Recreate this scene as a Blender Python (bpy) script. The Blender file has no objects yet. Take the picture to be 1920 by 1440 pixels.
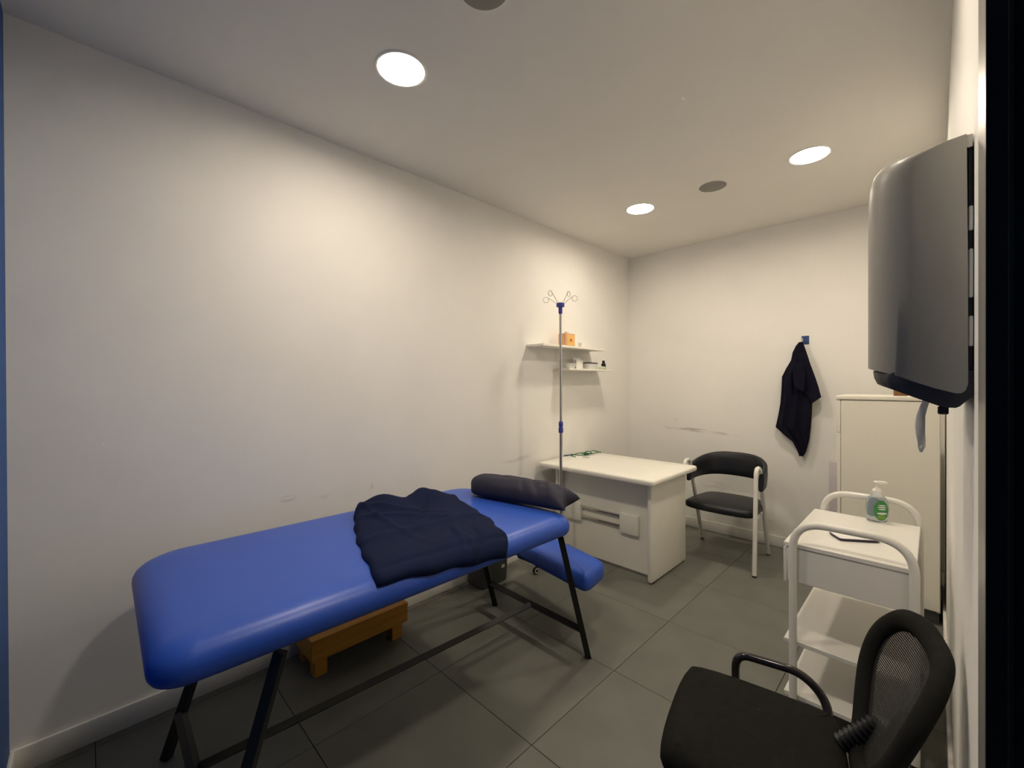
import bpy, bmesh, math, random
from math import sin, cos, pi, radians, sqrt, hypot
from mathutils import Vector, Matrix, geometry
random.seed(7)
S = bpy.context.scene
COL = S.collection

# ------------------------------------------------------------------ camera
F, YAW, PIT, ROL = 797.0, -0.7833, -0.004, -0.004      # focal length in px of the 1920 px wide frame
CAM = Vector((2.365, 0.0, 1.414))
def ray(x, y, z=1.0):
    c, s = cos(ROL), sin(ROL); x, y = c*x - s*y, s*x + c*y
    c, s = cos(PIT), sin(PIT); y, z = c*y + s*z, -s*y + c*z
    return Vector((cos(YAW)*x + sin(YAW)*z, -sin(YAW)*x + cos(YAW)*z, y))
def P(u, v, x=None, y=None, z=None):
    """point on the plane x=, y= or z= that the photograph shows at pixel u, v"""
    d = ray((u-960)/F, (720-v)/F)
    for i, k in enumerate((x, y, z)):
        if k is not None: return CAM + d*((k-CAM[i])/d[i])
r_, u_, f_ = ray(1, 0, 0), ray(0, 1, 0), ray(0, 0, 1)
cam = bpy.data.cameras.new('camera'); cam.sensor_width = 36; cam.lens = F/1920*36; cam.clip_start = 0.02
co = bpy.data.objects.new('camera', cam); COL.objects.link(co)
co.matrix_world = Matrix(((r_.x, u_.x, -f_.x, CAM.x), (r_.y, u_.y, -f_.y, CAM.y), (r_.z, u_.z, -f_.z, CAM.z), (0, 0, 0, 1)))
S.camera = co

# ------------------------------------------------------------------ world, exposure
w = bpy.data.worlds.new('world'); S.world = w; w.use_nodes = True
w.node_tree.nodes['Background'].inputs[0].default_value = (0.55, 0.6, 0.7, 1)
w.node_tree.nodes['Background'].inputs[1].default_value = 0.004
S.view_settings.view_transform = 'Standard'; S.view_settings.look = 'None'
S.view_settings.gamma = 1; S.view_settings.use_curve_mapping = False
S.view_settings.exposure = 2.40
LAMP = 26.0                                             # radiance of the ceiling lamps' diffusers
LAMPCOL = (1.0, 0.88, 0.71)

# ------------------------------------------------------------------ materials
def lin(c):
    return tuple((v/12.92 if v <= .04045 else ((v+.055)/1.055)**2.4) for v in c)
def rgb(r, g, b): return lin((r/255, g/255, b/255))
M = {}
def mat(name, col, rough=.5, metal=0, noise=0, nscale=30, bump=0, bscale=200, spec=.5, trans=0, alpha=1, emit=None, coat=0, sheen=0, ior=1.45):
    m = bpy.data.materials.new(name); m.use_nodes = True; nt = m.node_tree
    b = nt.nodes['Principled BSDF']
    b.inputs['Base Color'].default_value = (*col, 1); b.inputs['Roughness'].default_value = rough
    b.inputs['Metallic'].default_value = metal; b.inputs['Specular IOR Level'].default_value = spec
    b.inputs['Transmission Weight'].default_value = trans; b.inputs['Alpha'].default_value = alpha
    b.inputs['Coat Weight'].default_value = coat; b.inputs['Sheen Weight'].default_value = sheen; b.inputs['IOR'].default_value = ior
    if emit:
        b.inputs['Emission Color'].default_value = (*emit[0], 1); b.inputs['Emission Strength'].default_value = emit[1]
    tc = nt.nodes.new('ShaderNodeTexCoord')
    if noise:
        n = nt.nodes.new('ShaderNodeTexNoise'); n.inputs['Scale'].default_value = nscale; n.inputs['Detail'].default_value = 5
        nt.links.new(tc.outputs['Object'], n.inputs['Vector'])
        rmp = nt.nodes.new('ShaderNodeValToRGB')
        rmp.color_ramp.elements[0].position = .3; rmp.color_ramp.elements[1].position = .7
        rmp.color_ramp.elements[0].color = (*[max(0, v*(1-noise)) for v in col], 1)
        rmp.color_ramp.elements[1].color = (*[min(1, v*(1+noise)) for v in col], 1)
        nt.links.new(n.outputs['Fac'], rmp.inputs[0]); nt.links.new(rmp.outputs[0], b.inputs['Base Color'])
    if bump:
        n2 = nt.nodes.new('ShaderNodeTexNoise'); n2.inputs['Scale'].default_value = bscale; n2.inputs['Detail'].default_value = 4
        nt.links.new(tc.outputs['Object'], n2.inputs['Vector'])
        bp = nt.nodes.new('ShaderNodeBump'); bp.inputs['Strength'].default_value = bump; bp.inputs['Distance'].default_value = .002
        nt.links.new(n2.outputs['Fac'], bp.inputs['Height']); nt.links.new(bp.outputs[0], b.inputs['Normal'])
    M[name] = m; return m
def wood(name, c1, c2, axis='Y'):
    m = mat(name, c1, .45); nt = m.node_tree; b = nt.nodes['Principled BSDF']
    tc = nt.nodes.new('ShaderNodeTexCoord'); mp = nt.nodes.new('ShaderNodeMapping')
    mp.inputs['Scale'].default_value = (40, 3, 40)
    n = nt.nodes.new('ShaderNodeTexNoise'); n.inputs['Scale'].default_value = 1.5; n.inputs['Detail'].default_value = 6
    rp = nt.nodes.new('ShaderNodeValToRGB'); rp.color_ramp.elements[0].color = (*c1, 1); rp.color_ramp.elements[1].color = (*c2, 1)
    rp.color_ramp.elements[0].position = .3; rp.color_ramp.elements[1].position = .75
    nt.links.new(tc.outputs['Object'], mp.inputs[0]); nt.links.new(mp.outputs[0], n.inputs['Vector'])
    nt.links.new(n.outputs['Fac'], rp.inputs[0]); nt.links.new(rp.outputs[0], b.inputs['Base Color'])
    return m
def wall_mat(name, col, axis, marks):
    """painted plaster; marks = scuffs (coordinate along the wall, z, half length, half height, slope, strength)"""
    m = mat(name, col, .62, noise=.02, nscale=2.5, bump=.12, bscale=160, spec=.3); nt = m.node_tree; b = nt.nodes['Principled BSDF']
    L = nt.links.new; src = b.inputs['Base Color'].links[0].from_socket
    tc = nt.nodes.new('ShaderNodeTexCoord'); sp = nt.nodes.new('ShaderNodeSeparateXYZ'); L(tc.outputs['Object'], sp.inputs[0])
    U = sp.outputs['X' if axis == 'x' else 'Y']; Z = sp.outputs['Z']
    def mth(op, a, b_=None, c=None):
        n = nt.nodes.new('ShaderNodeMath'); n.operation = op
        for i, v in enumerate((a, b_, c)):
            if v is None: continue
            if isinstance(v, (int, float)): n.inputs[i].default_value = v
            else: L(v, n.inputs[i])
        return n.outputs[0]
    mp = nt.nodes.new('ShaderNodeMapping'); mp.inputs['Scale'].default_value = (9, 9, 55); L(tc.outputs['Object'], mp.inputs[0])
    n = nt.nodes.new('ShaderNodeTexNoise'); n.inputs['Scale'].default_value = 1.0; n.inputs['Detail'].default_value = 6; L(mp.outputs[0], n.inputs['Vector'])
    streak = mth('MULTIPLY_ADD', n.outputs['Fac'], 4.0, -1.55); streak = mth('MINIMUM', mth('MAXIMUM', streak, 0.0), 1.0)
    tot = None
    for (u0, z0, hw, hh, sl, st) in marks:
        du = mth('SUBTRACT', U, u0); dz = mth('SUBTRACT', mth('SUBTRACT', Z, z0), mth('MULTIPLY', du, sl))
        a = mth('MULTIPLY', du, 1/hw); e = mth('MULTIPLY', dz, 1/hh)
        d = mth('ADD', mth('MULTIPLY', a, a), mth('MULTIPLY', e, e))
        k = mth('MULTIPLY', mth('MAXIMUM', mth('SUBTRACT', 1.0, d), 0.0), st)
        tot = k if tot is None else mth('MAXIMUM', tot, k)
    if tot is not None:
        mx = nt.nodes.new('ShaderNodeMixRGB'); L(mth('MULTIPLY', tot, streak), mx.inputs[0]); L(src, mx.inputs[1])
        mx.inputs[2].default_value = (.22, .20, .17, 1); L(mx.outputs[0], b.inputs['Base Color'])
    return m

WALLC = (.86, .84, .80)
wall_mat('paint_left', WALLC, 'y', [(P(968, 862, x=0).y, P(968, 862, x=0).z, .17, .022, .05, .4), (P(985, 858, x=0).y, P(985, 858, x=0).z, .06, .018, .05, .6),
        (P(540, 935, x=0).y, P(540, 935, x=0).z, .05, .02, 0, .4), (P(610, 932, x=0).y, P(610, 932, x=0).z, .04, .015, -.2, .4), (P(697, 910, x=0).y, P(697, 910, x=0).z, .012, .03, 0, .45)])
q = [P(1262, 802, y=4.175), P(1300, 806, y=4.175), P(1345, 812, y=4.175), P(1268, 786, y=4.175), P(1345, 912, y=4.175)]
wall_mat('paint_back', WALLC, 'x', [(q[0].x, q[0].z, .12, .02, -.05, .55), (q[1].x, q[1].z, .22, .022, -.05, .7), (q[2].x, q[2].z, .2, .014, -.06, .5), (q[3].x, q[3].z, .035, .014, -.05, .4), (q[4].x, q[4].z, .16, .05, 0, .3)])
wall_mat('paint_right', WALLC, 'y', [(1.35, .55, .25, .12, 0, .35)])
mat('paint_ceiling', (.83, .805, .755), .8, noise=.01, nscale=3, spec=.2)
mat('paint_blue', rgb(16, 78, 150), .5, noise=.04, nscale=4, bump=.15, bscale=220, spec=.3)
mat('white_trim', (.80, .78, .73), .4, noise=.02, nscale=6)
mat('grout', (.035, .035, .03), .9)
mat('tile', (.155, .155, .135), .42, noise=.10, nscale=5, bump=.08, bscale=60, spec=.4)
mat('lamp_diffuser', (.9, .9, .85), .5, emit=(LAMPCOL, LAMP))
mat('lamp_trim', (.85, .83, .78), .35)
mat('grille', (.30, .28, .25), .7, bump=.5, bscale=900)
mat('aluminium', (.36, .345, .32), .36, metal=.85, noise=.06, nscale=12)
mat('black_frame', (.006, .006, .006), .5)
mat('glass_edge', (.03, .04, .025), .3)
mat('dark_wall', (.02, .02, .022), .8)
mat('blue_vinyl', rgb(48, 87, 188), .36, noise=.03, nscale=6, bump=.10, bscale=330, spec=.5)
mat('black_metal', (.008, .008, .008), .38, spec=.45)
mat('navy_cloth', rgb(17, 27, 58), .8, noise=.12, nscale=9, bump=.25, bscale=500, spec=.15)
mat('navy_pillow', rgb(44, 43, 60), .6, noise=.10, nscale=8, bump=.2, bscale=400, spec=.3)
mat('navy_coat', rgb(22, 22, 36), .9, noise=.12, nscale=12, bump=.25, bscale=500, spec=.12)
mat('chrome', (.62, .58, .52), .18, metal=1)
mat('iv_blue', rgb(58, 62, 150), .4)
mat('white_laminate', (.88, .85, .765), .35, noise=.015, nscale=5)
mat('white_lacquer', (.80, .78, .73), .25, noise=.01, nscale=6)
mat('white_metal', (.80, .78, .72), .28)
mat('silver_rail', (.6, .57, .5), .25, metal=.9)
mat('black_leather', rgb(24, 26, 33), .42, noise=.1, nscale=14, bump=.2, bscale=350, spec=.45)
mat('stitch', rgb(70, 60, 55), .8)
mat('cabinet_paint', (.84, .805, .70), .38, noise=.01, nscale=4)
mat('grey_plastic', rgb(112, 112, 110), .4, noise=.03, nscale=8)
mat('dispenser_grey', rgb(150, 146, 138), .38, noise=.02, nscale=5, spec=.5)
mat('dark_plastic', rgb(38, 38, 46), .45)
mat('tissue', (.82, .80, .77), .95, noise=.05, nscale=20, bump=.3, bscale=120)
wood('pine', rgb(172, 118, 42), rgb(198, 142, 58))
mat('bin_grey', rgb(88, 88, 84), .45, noise=.04, nscale=8)
mat('orange_card', rgb(222, 172, 128), .6, noise=.04, nscale=20)
mat('orange_label', rgb(240, 190, 112), .5)
mat('red_print', rgb(190, 90, 50), .6)
mat('brown_card', rgb(120, 84, 50), .6)
mat('paper', (.82, .80, .76), .8)
mat('green_cord', rgb(30, 98, 48), .5)
mat('blue_pen', rgb(30, 34, 120), .4)
mat('bottle_clear', (.86, .92, .93), .08, trans=.82, ior=1.2)
mat('gel', (.80, .90, .92), .1, trans=.8, ior=1.2)
mat('pump_white', (.86, .84, .78), .35)
mat('label_green', rgb(62, 132, 72), .45)
mat('label_lime', rgb(120, 165, 70), .45)
mat('label_white', (.75, .78, .72), .5)
mat('label_blue', rgb(96, 140, 180), .45)
mat('tablet_purple', rgb(52, 34, 62), .5)
mat('black_fabric', (.012, .0115, .010), .92, noise=.15, nscale=40, bump=.4, bscale=700, spec=.15)
mat('black_plastic', (.012, .012, .014), .35)
mat('black_mesh', (.014, .014, .013), .7)
mat('arm_gloss', rgb(40, 34, 36), .16, spec=.6)
mat('rubber', (.02, .02, .02), .7)
mat('lilac', rgb(206, 198, 202), .6)
mat('bag_blue', rgb(52, 74, 120), .45, noise=.5, nscale=60)
mat('pale_plastic', (.70, .70, .66), .35)
mat('pale_green', rgb(190, 205, 178), .45)
mat('wheel_white', (.75, .73, .7), .4)

# ------------------------------------------------------------------ mesh helpers
def NB(): return bmesh.new()
def box(bm, x0, x1, y0, y1, z0, z1, bev=0, seg=2):
    t = NB()
    v = [t.verts.new((x, y, z)) for x in (x0, x1) for y in (y0, y1) for z in (z0, z1)]
    for f in ((0,1,3,2), (4,6,7,5), (0,4,5,1), (2,3,7,6), (0,2,6,4), (1,5,7,3)): t.faces.new([v[i] for i in f])
    if bev: bmesh.ops.bevel(t, geom=list(t.edges), offset=bev, segments=seg, profile=.5, affect='EDGES')
    merge(bm, t); return bm
def merge(bm, t, mtx=None):
    if mtx is not None: bmesh.ops.transform(t, matrix=mtx, verts=t.verts)
    me = bpy.data.meshes.new('tmp'); t.to_mesh(me); t.free(); bm.from_mesh(me); bpy.data.meshes.remove(me)
def tube(bm, pts, r, n=10, closed=False, sx=1.0, sy=1.0, up=None):
    """round (or oval: sx, sy) tube along a polyline"""
    pts = [Vector(p) for p in pts]; N = len(pts)
    rr = r if isinstance(r, (list, tuple)) else [r]*N
    def tan(i):
        a = pts[(i-1) % N] if (closed or i > 0) else pts[i]; b = pts[(i+1) % N] if (closed or i < N-1) else pts[i]
        return (b-a).normalized()
    t0 = tan(0); ref = Vector(up) if up else (Vector((0, 0, 1)) if abs(t0.z) < .9 else Vector((1, 0, 0)))
    nrm = (ref - t0*ref.dot(t0)).normalized(); rings = []; pt = t0
    for i in range(N):
        t = tan(i); q = pt.rotation_difference(t); nrm = q @ nrm; nrm = (nrm - t*nrm.dot(t)).normalized(); pt = t
        bi = t.cross(nrm)
        rings.append([bm.verts.new(pts[i] + (nrm*cos(2*pi*k/n)*sx + bi*sin(2*pi*k/n)*sy)*rr[i]) for k in range(n)])
    for i in range(N if closed else N-1):
        A, B = rings[i], rings[(i+1) % N]
        for k in range(n): bm.faces.new((A[k], A[(k+1) % n], B[(k+1) % n], B[k]))
    if not closed:
        bm.faces.new(rings[0][::-1]); bm.faces.new(rings[-1])
    return bm
def lathe(bm, prof, c=(0, 0, 0), n=28, cap=True):
    """prof = [(radius, z)...] turned about the z axis at c"""
    rings = [[bm.verts.new((c[0]+r*cos(2*pi*k/n), c[1]+r*sin(2*pi*k/n), c[2]+z)) for k in range(n)] for r, z in prof]
    for A, B in zip(rings, rings[1:]):
        for k in range(n): bm.faces.new((A[k], A[(k+1) % n], B[(k+1) % n], B[k]))
    if cap: bm.faces.new(rings[0][::-1]); bm.faces.new(rings[-1])
    return bm
def loft(bm, loops, cap=True):
    R = [[bm.verts.new(p) for p in l] for l in loops]; n = len(R[0])
    for A, B in zip(R, R[1:]):
        for k in range(n): bm.faces.new((A[k], A[(k+1) % n], B[(k+1) % n], B[k]))
    if cap: bm.faces.new(R[0][::-1]); bm.faces.new(R[-1])
    return bm
def rrect(x0, x1, y0, y1, r, n=6):
    out = []; ra, rb = r if isinstance(r, tuple) else (r, r)      # (radius at x1, radius at x0)
    for cx, cy, a, r in ((x1-ra, y1-ra, 0, ra), (x0+rb, y1-rb, 90, rb), (x0+rb, y0+rb, 180, rb), (x1-ra, y0+ra, 270, ra)):
        for k in range(n+1):
            t = radians(a + 90*k/n); out.append((cx + r*cos(t), cy + r*sin(t)))
    return out
def fillet(pts, r, n=6):
    """round the inner corners of a 3-D polyline"""
    pts = [Vector(p) for p in pts]; out = [pts[0]]
    for a, b, c in zip(pts, pts[1:], pts[2:]):
        d1, d2 = (a-b), (c-b); l = min(r, d1.length*.49, d2.length*.49)
        p, q_ = b + d1.normalized()*l, b + d2.normalized()*l
        for k in range(n+1):
            t = k/n; out.append(p*(1-t)**2 + b*2*t*(1-t) + q_*t*t)
    out.append(pts[-1]); return out
def cushion(bm, outline, levels, z0=0, crown=0, shape=None):
    """levels = [(inset, z)...] applied to a closed 2-D outline (inset towards its centroid by normal offset)"""
    loops = []; n = len(outline or shape(0))
    for ins, z in levels:
        l = []
        if shape: loops.append([(x, y, z0+z) for x, y in shape(ins)]); continue
        for i in range(n):
            a, b, c = Vector(outline[i-1]), Vector(outline[i]), Vector(outline[(i+1) % n])
            t = (c-a).normalized(); nn = Vector((-t.y, t.x))
            p = b + nn*ins; l.append((p.x, p.y, z0+z))
        loops.append(l)
    R = [[bm.verts.new(p) for p in l] for l in loops]
    for A, B in zip(R, R[1:]):
        for k in range(n): bm.faces.new((A[k], A[(k+1) % n], B[(k+1) % n], B[k]))
    bm.faces.new(R[0][::-1])
    cx = sum(p[0] for p in loops[-1])/n; cy = sum(p[1] for p in loops[-1])/n
    prev = R[-1]
    for s, dz in ((.66, .55), (.33, .9)):
        cur = [bm.verts.new((cx + (p[0]-cx)*s, cy + (p[1]-cy)*s, p[2] + crown*dz)) for p in loops[-1]]
        for k in range(n): bm.faces.new((prev[k], prev[(k+1) % n], cur[(k+1) % n], cur[k]))
        prev = cur
    cv = bm.verts.new((cx, cy, loops[-1][0][2] + crown))
    for k in range(n): bm.faces.new((prev[k], prev[(k+1) % n], cv))
    return bm
def obj(name, bm, m, parent=None, smooth=True, angle=40):
    bmesh.ops.recalc_face_normals(bm, faces=bm.faces)
    me = bpy.data.meshes.new(name); bm.to_mesh(me); bm.free()
    me.materials.append(M[m])
    if smooth:
        for p in me.polygons: p.use_smooth = True
        me.set_sharp_from_angle(angle=radians(angle))
    o = bpy.data.objects.new(name, me); COL.objects.link(o)
    if parent: o.parent = parent
    return o
def tag(o, label, cat, group=None):
    o['label'] = label; o['category'] = cat
    if group: o['group'] = group
    return o
def thing(name, label, cat, loc=(0, 0, 0), rz=0, group=None):
    o = bpy.data.objects.new(name, None); COL.objects.link(o); o.empty_display_size = .05
    o.location = loc; o.rotation_euler = (0, 0, rz); return tag(o, label, cat, group)
def struct(name, bm, m, parent=None, label=None, **k):
    o = obj(name, bm, m, parent, **k)
    if not parent: o['kind'] = 'structure'
    if label: o['label'] = label
    return o
def local(bm, root):
    """shapes written in room coordinates, moved into the frame of an (unrotated) root"""
    bmesh.ops.translate(bm, vec=-Vector(root.location), verts=bm.verts); return bm

# ------------------------------------------------------------------ room
H, W, L0, LY = 2.745, 2.41, -0.2, 4.175
T = .1
fl = struct('floor', box(NB(), -T, 3.7, -1.2, LY+T, -.08, -.006), 'grout', smooth=False, label='dark grey square tiled floor')
xs = [0, .05, .65, 1.25, 1.85, W]; ys = [L0, .02, .62, 1.22, 1.82, 2.42, 3.02, 3.62, LY]
tile_mesh = None
for i in range(len(xs)-1):
    for j in range(len(ys)-1):
        g = .0012; a, b, c, d = xs[i]+g, xs[i+1]-g, ys[j]+g, ys[j+1]-g
        full = abs(b-a-.6+2*g) < .001 and abs(d-c-.6+2*g) < .001
        if full and tile_mesh:
            o = bpy.data.objects.new('tile', tile_mesh); COL.objects.link(o); o.parent = fl
        elif full:
            o = obj('tile', box(NB(), -.3+g, .3-g, -.3+g, .3-g, -.012, 0, .0008, 1), 'tile', fl, smooth=False); tile_mesh = o.data
        else:
            hx, hy = (b-a)/2, (d-c)/2
            o = obj('tile', box(NB(), -hx, hx, -hy, hy, -.012, 0, .0008, 1), 'tile', fl, smooth=False)
        o.location = ((a+b)/2, (c+d)/2, 0)
for j in range(2):                                            # corridor floor beyond the doorway
    obj('tile', box(NB(), W+.012, 3.6, -.8+j*.8, -.002+j*.8, -.012, 0, .0008, 1), 'tile', fl, smooth=False)
struct('wall_left', box(NB(), -T, 0, L0-T, LY+T, 0, H+.1), 'paint_left', smooth=False)
struct('wall_back', box(NB(), 0, W, LY, LY+T, 0, H+.1), 'paint_back', smooth=False)
wr = NB(); box(wr, W, W+T, .89, LY+T, 0, H+.1); box(wr, W, W+T, L0-T, .89, 2.55, H+.1); box(wr, W, W+T, L0-T, -.12, 0, 2.55)
struct('wall_right', wr, 'paint_right', smooth=False)
struct('wall_front', box(NB(), 0, W, L0-T, L0, 0, H+.1), 'paint_blue', smooth=False, label='blue painted front wall')
LAMPS = [(.757, .955), (.757, 3.02), (1.84, 3.02), (1.84, .955)]
LR = .098
cb = NB(); loops = [[Vector((-T, L0-T, H)), Vector((W+T, L0-T, H)), Vector((W+T, LY+T, H)), Vector((-T, LY+T, H))]]
for (lx, ly) in LAMPS:
    loops.append([Vector((lx+LR*cos(-2*pi*k/40), ly+LR*sin(-2*pi*k/40), H)) for k in range(40)])
vs = [cb.verts.new(p) for l in loops for p in l]
for t in geometry.tessellate_polygon(loops): cb.faces.new([vs[i] for i in t])
bmesh.ops.recalc_face_normals(cb, faces=cb.faces)
box(cb, -T, W+T, L0-T, LY+T, H+.099, H+.12)
struct('ceiling', cb, 'paint_ceiling', smooth=False)
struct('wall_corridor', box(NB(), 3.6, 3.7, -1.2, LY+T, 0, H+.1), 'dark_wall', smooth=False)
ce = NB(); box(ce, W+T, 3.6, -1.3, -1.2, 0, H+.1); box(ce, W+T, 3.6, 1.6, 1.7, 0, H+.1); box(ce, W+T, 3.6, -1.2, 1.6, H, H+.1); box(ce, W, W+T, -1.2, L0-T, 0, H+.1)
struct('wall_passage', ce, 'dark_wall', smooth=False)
def skirting(name, pts):
    """pts: run of the board's back edge as (x0,x1,y0,y1) box with rounded top"""
    b = NB(); box(b, *pts, 0, .092, .004, 2); return struct(name, b, 'white_trim')
skirting('baseboard_left', (0, .014, L0, LY))
skirting('baseboard_back', (.014, W-.014, LY-.014, LY))
skirting('baseboard_right', (W-.014, W, .90, LY-.014))
skirting('baseboard_front', (.014, W, L0, L0+.014))
# doorway in the right wall: aluminium jamb, black end and glass edge
dj = struct('door_1', box(NB(), W-.002, W+.11, .770, .892, 0, 2.56, .002, 1), 'aluminium', label='brushed aluminium door jamb')
obj('seal', box(NB(), W-.0022, W+.11, .758, .7695, 0, 2.56), 'black_frame', dj)
obj('glass_edge', box(NB(), W+.015, W+.019, .752, .7575, 0, 2.56), 'glass_edge', dj)
obj('head_frame', box(NB(), W, W+.11, -.12, .757, 2.5, 2.56, .002, 1), 'aluminium', dj)
obj('side_frame', box(NB(), W, W+.11, -.13, -.10, 0, 2.5, .002, 1), 'black_frame', dj)

# ------------------------------------------------------------------ ceiling lamps and speakers
lamp_lab = ['round recessed ceiling lamp above the blue couch', 'round recessed ceiling lamp above the desk beside the corner',
            'round recessed ceiling lamp in front of the white cabinet', 'round recessed ceiling lamp above the black office chair']
for (lx, ly), lb in zip(LAMPS, lamp_lab):
    t = thing('ceiling_light', lb, 'ceiling light', (lx, ly, H), 0, 'round lamps set into the ceiling')
    obj('trim_ring', lathe(NB(), [(LR-.002, .002), (LR-.001, -.004), (LR+.006, -.005), (LR+.012, -.001), (LR+.012, .0005), (LR-.002, .002)], n=40, cap=False), 'lamp_trim', t)
    obj('housing', lathe(NB(), [(LR-.001, -.002), (LR-.001, .06), (.01, .06)], n=40, cap=False), 'lamp_trim', t)
    obj('diffuser', lathe(NB(), [(LR-.0015, .012), (LR-.0015, .010), (.001, .010)], n=40), 'lamp_diffuser', t)
for (sx, sy, lb) in ((1.29, 3.025, 'round grey ceiling speaker grille between two lamps'), (1.287, .955, 'round grey ceiling speaker grille beside the lamp above the couch')):
    t = thing('ceiling_speaker', lb, 'speaker', (sx, sy, H), 0, 'speakers set into the ceiling')
    obj('grille', lathe(NB(), [(.086, 0), (.086, -.003), (.080, -.005), (.001, -.005)], n=40), 'grille', t)
    obj('rim', lathe(NB(), [(.086, 0), (.086, -.0035), (.090, -.003), (.091, 0)], n=40, cap=False), 'lamp_trim', t)

# ------------------------------------------------------------------ treatment couch
CT = .765                                                    # height of the couch top
cx0, cx1, cy0, cy1 = .20, 1.083, .108, 1.728
couch = thing('treatment_couch', 'bright blue vinyl treatment couch on black metal legs by the wall', 'treatment couch', ((cx0+cx1)/2, (cy0+cy1)/2, 0), radians(-1.2))
CROT = Matrix.Translation(couch.location) @ Matrix.Rotation(radians(-1.2), 4, 'Z') @ Matrix.Translation(-couch.location)
def LC(bm): return local(bm, couch)
lev = [(.016, -.098), (.006, -.094), (0, -.082), (-.002, -.066), (.0, -.05), (.008, -.033), (.022, -.019), (.042, -.009), (.07, -.003), (.11, 0)]
obj('mattress', LC(cushion(NB(), None, lev, CT, .004, lambda i: rrect(cx0+i, cx1-i, cy0+i, cy1-i, (max(.012, .085-i*.6), .15-i*.6), 9))), 'blue_vinyl', couch, angle=60)
fr = NB(); box(fr, cx0+.07, cx1-.045, cy0+.14, cy1-.03, CT-.118, CT-.096, .002, 1)
obj('base_board', LC(fr), 'black_metal', couch)
lx_n, lx_f = 1.045, .345
for lx in (lx_n, lx_f):
    obj('leg', LC(tube(NB(), [(lx, .40, CT-.12), (lx+(.03 if lx > .7 else -.02), .20, .0)], .0165, 4, sx=1.25, sy=1.25)), 'black_metal', couch, smooth=False)
    obj('leg', LC(tube(NB(), [(lx, 1.655, CT-.12), (lx+(.038 if lx > .7 else .02), 1.825, .0)], .0165, 4, sx=1.25, sy=1.25)), 'black_metal', couch, smooth=False)
zb = .15
obj('crossbar', LC(tube(NB(), [(lx_f+.005, 1.788, zb), (lx_n+.03, 1.788, zb)], .016, 4, sx=1.25, sy=1.25)), 'black_metal', couch, smooth=False)
obj('crossbar', LC(tube(NB(), [(lx_f-.015, .244, zb), (lx_n+.02, .244, zb)], .016, 4, sx=1.25, sy=1.25)), 'black_metal', couch, smooth=False)
obj('long_bar', LC(tube(NB(), [(.66, .26, zb), (.715, 1.775, zb)], .014, 4, sx=1.25, sy=1.25)), 'black_metal', couch, smooth=False)
# lower padded rest at the far end, hung from the frame on two hidden arms
out = [(.98, 1.895), (1.015, 1.91), (1.015, 1.96), (.985, 2.12), (.95, 2.155), (.60, 2.215), (.28, 2.255), (.245, 2.22), (.245, 2.03), (.28, 1.99), (.65, 1.94)]
from itertools import chain
def smooth2(o, n=3):
    for _ in range(2):
        o = list(chain(*[((a[0]*.75+b[0]*.25, a[1]*.75+b[1]*.25), (a[0]*.25+b[0]*.75, a[1]*.25+b[1]*.75)) for a, b in zip(o, o[1:]+o[:1])]))
    return o
lp = obj('lower_rest', LC(cushion(NB(), smooth2(out), [(.012, -.10), (.002, -.094), (0, -.07), (.002, -.04), (.010, -.018), (.024, -.006), (.045, 0)], .378, .004)), 'blue_vinyl', couch, angle=60)
lp['label'] = 'small blue padded rest below the end of the couch'
obj('rest_board', LC(box(NB(), .40, .95, 1.99, 2.13, .262, .2785, .002, 1)), 'black_metal', lp)
for ax in (.30, .38):
    obj('rest_arm', LC(tube(NB(), fillet([(ax, 1.60, CT-.122), (ax, 1.76, .52), (ax, 2.06, .325)], .06), .013, 6)), 'black_metal', lp)

# ------------------------------------------------------------------ cloth on the couch
def fold_noise(s, t, k):
    return (sin(9*s+5*t+k)+.6*sin(17*t-6*s+2*k)+.4*sin(25*s+13*t+3*k)+.3*sin(33*t+21*s))/2.3
def couch_surf(l):
    """(x, z, normal) on top of the mattress at the unrolled distance l across it"""
    pr = [(cx0, CT+.0045), (cx1-.11, CT+.0035), (cx1-.07, CT-.001), (cx1-.042, CT-.007), (cx1-.022, CT-.017), (cx1-.008, CT-.031), (cx1+.001, CT-.05), (cx1+.003, CT-.066), (cx1+.001, CT-.082)]
    d = cx0
    for a, b in zip(pr, pr[1:]):
        seg = hypot(b[0]-a[0], b[1]-a[1])
        if l <= d+seg or b is pr[-1]:
            t = (l-d)/seg; dx, dz = (b[0]-a[0])/seg, (b[1]-a[1])/seg
            return a[0]+(b[0]-a[0])*t, a[1]+(b[1]-a[1])*t, (-dz, dx)
        d += seg
def crease(v, w): return math.exp(-(v/w)**2)
g = NB(); NS, NT = 72, 58; grid = {}
A, B_, C_, D_ = Vector((.31, .94)), Vector((.52, 1.40)), Vector((1.135, 1.245)), Vector((1.072, .68))
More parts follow.
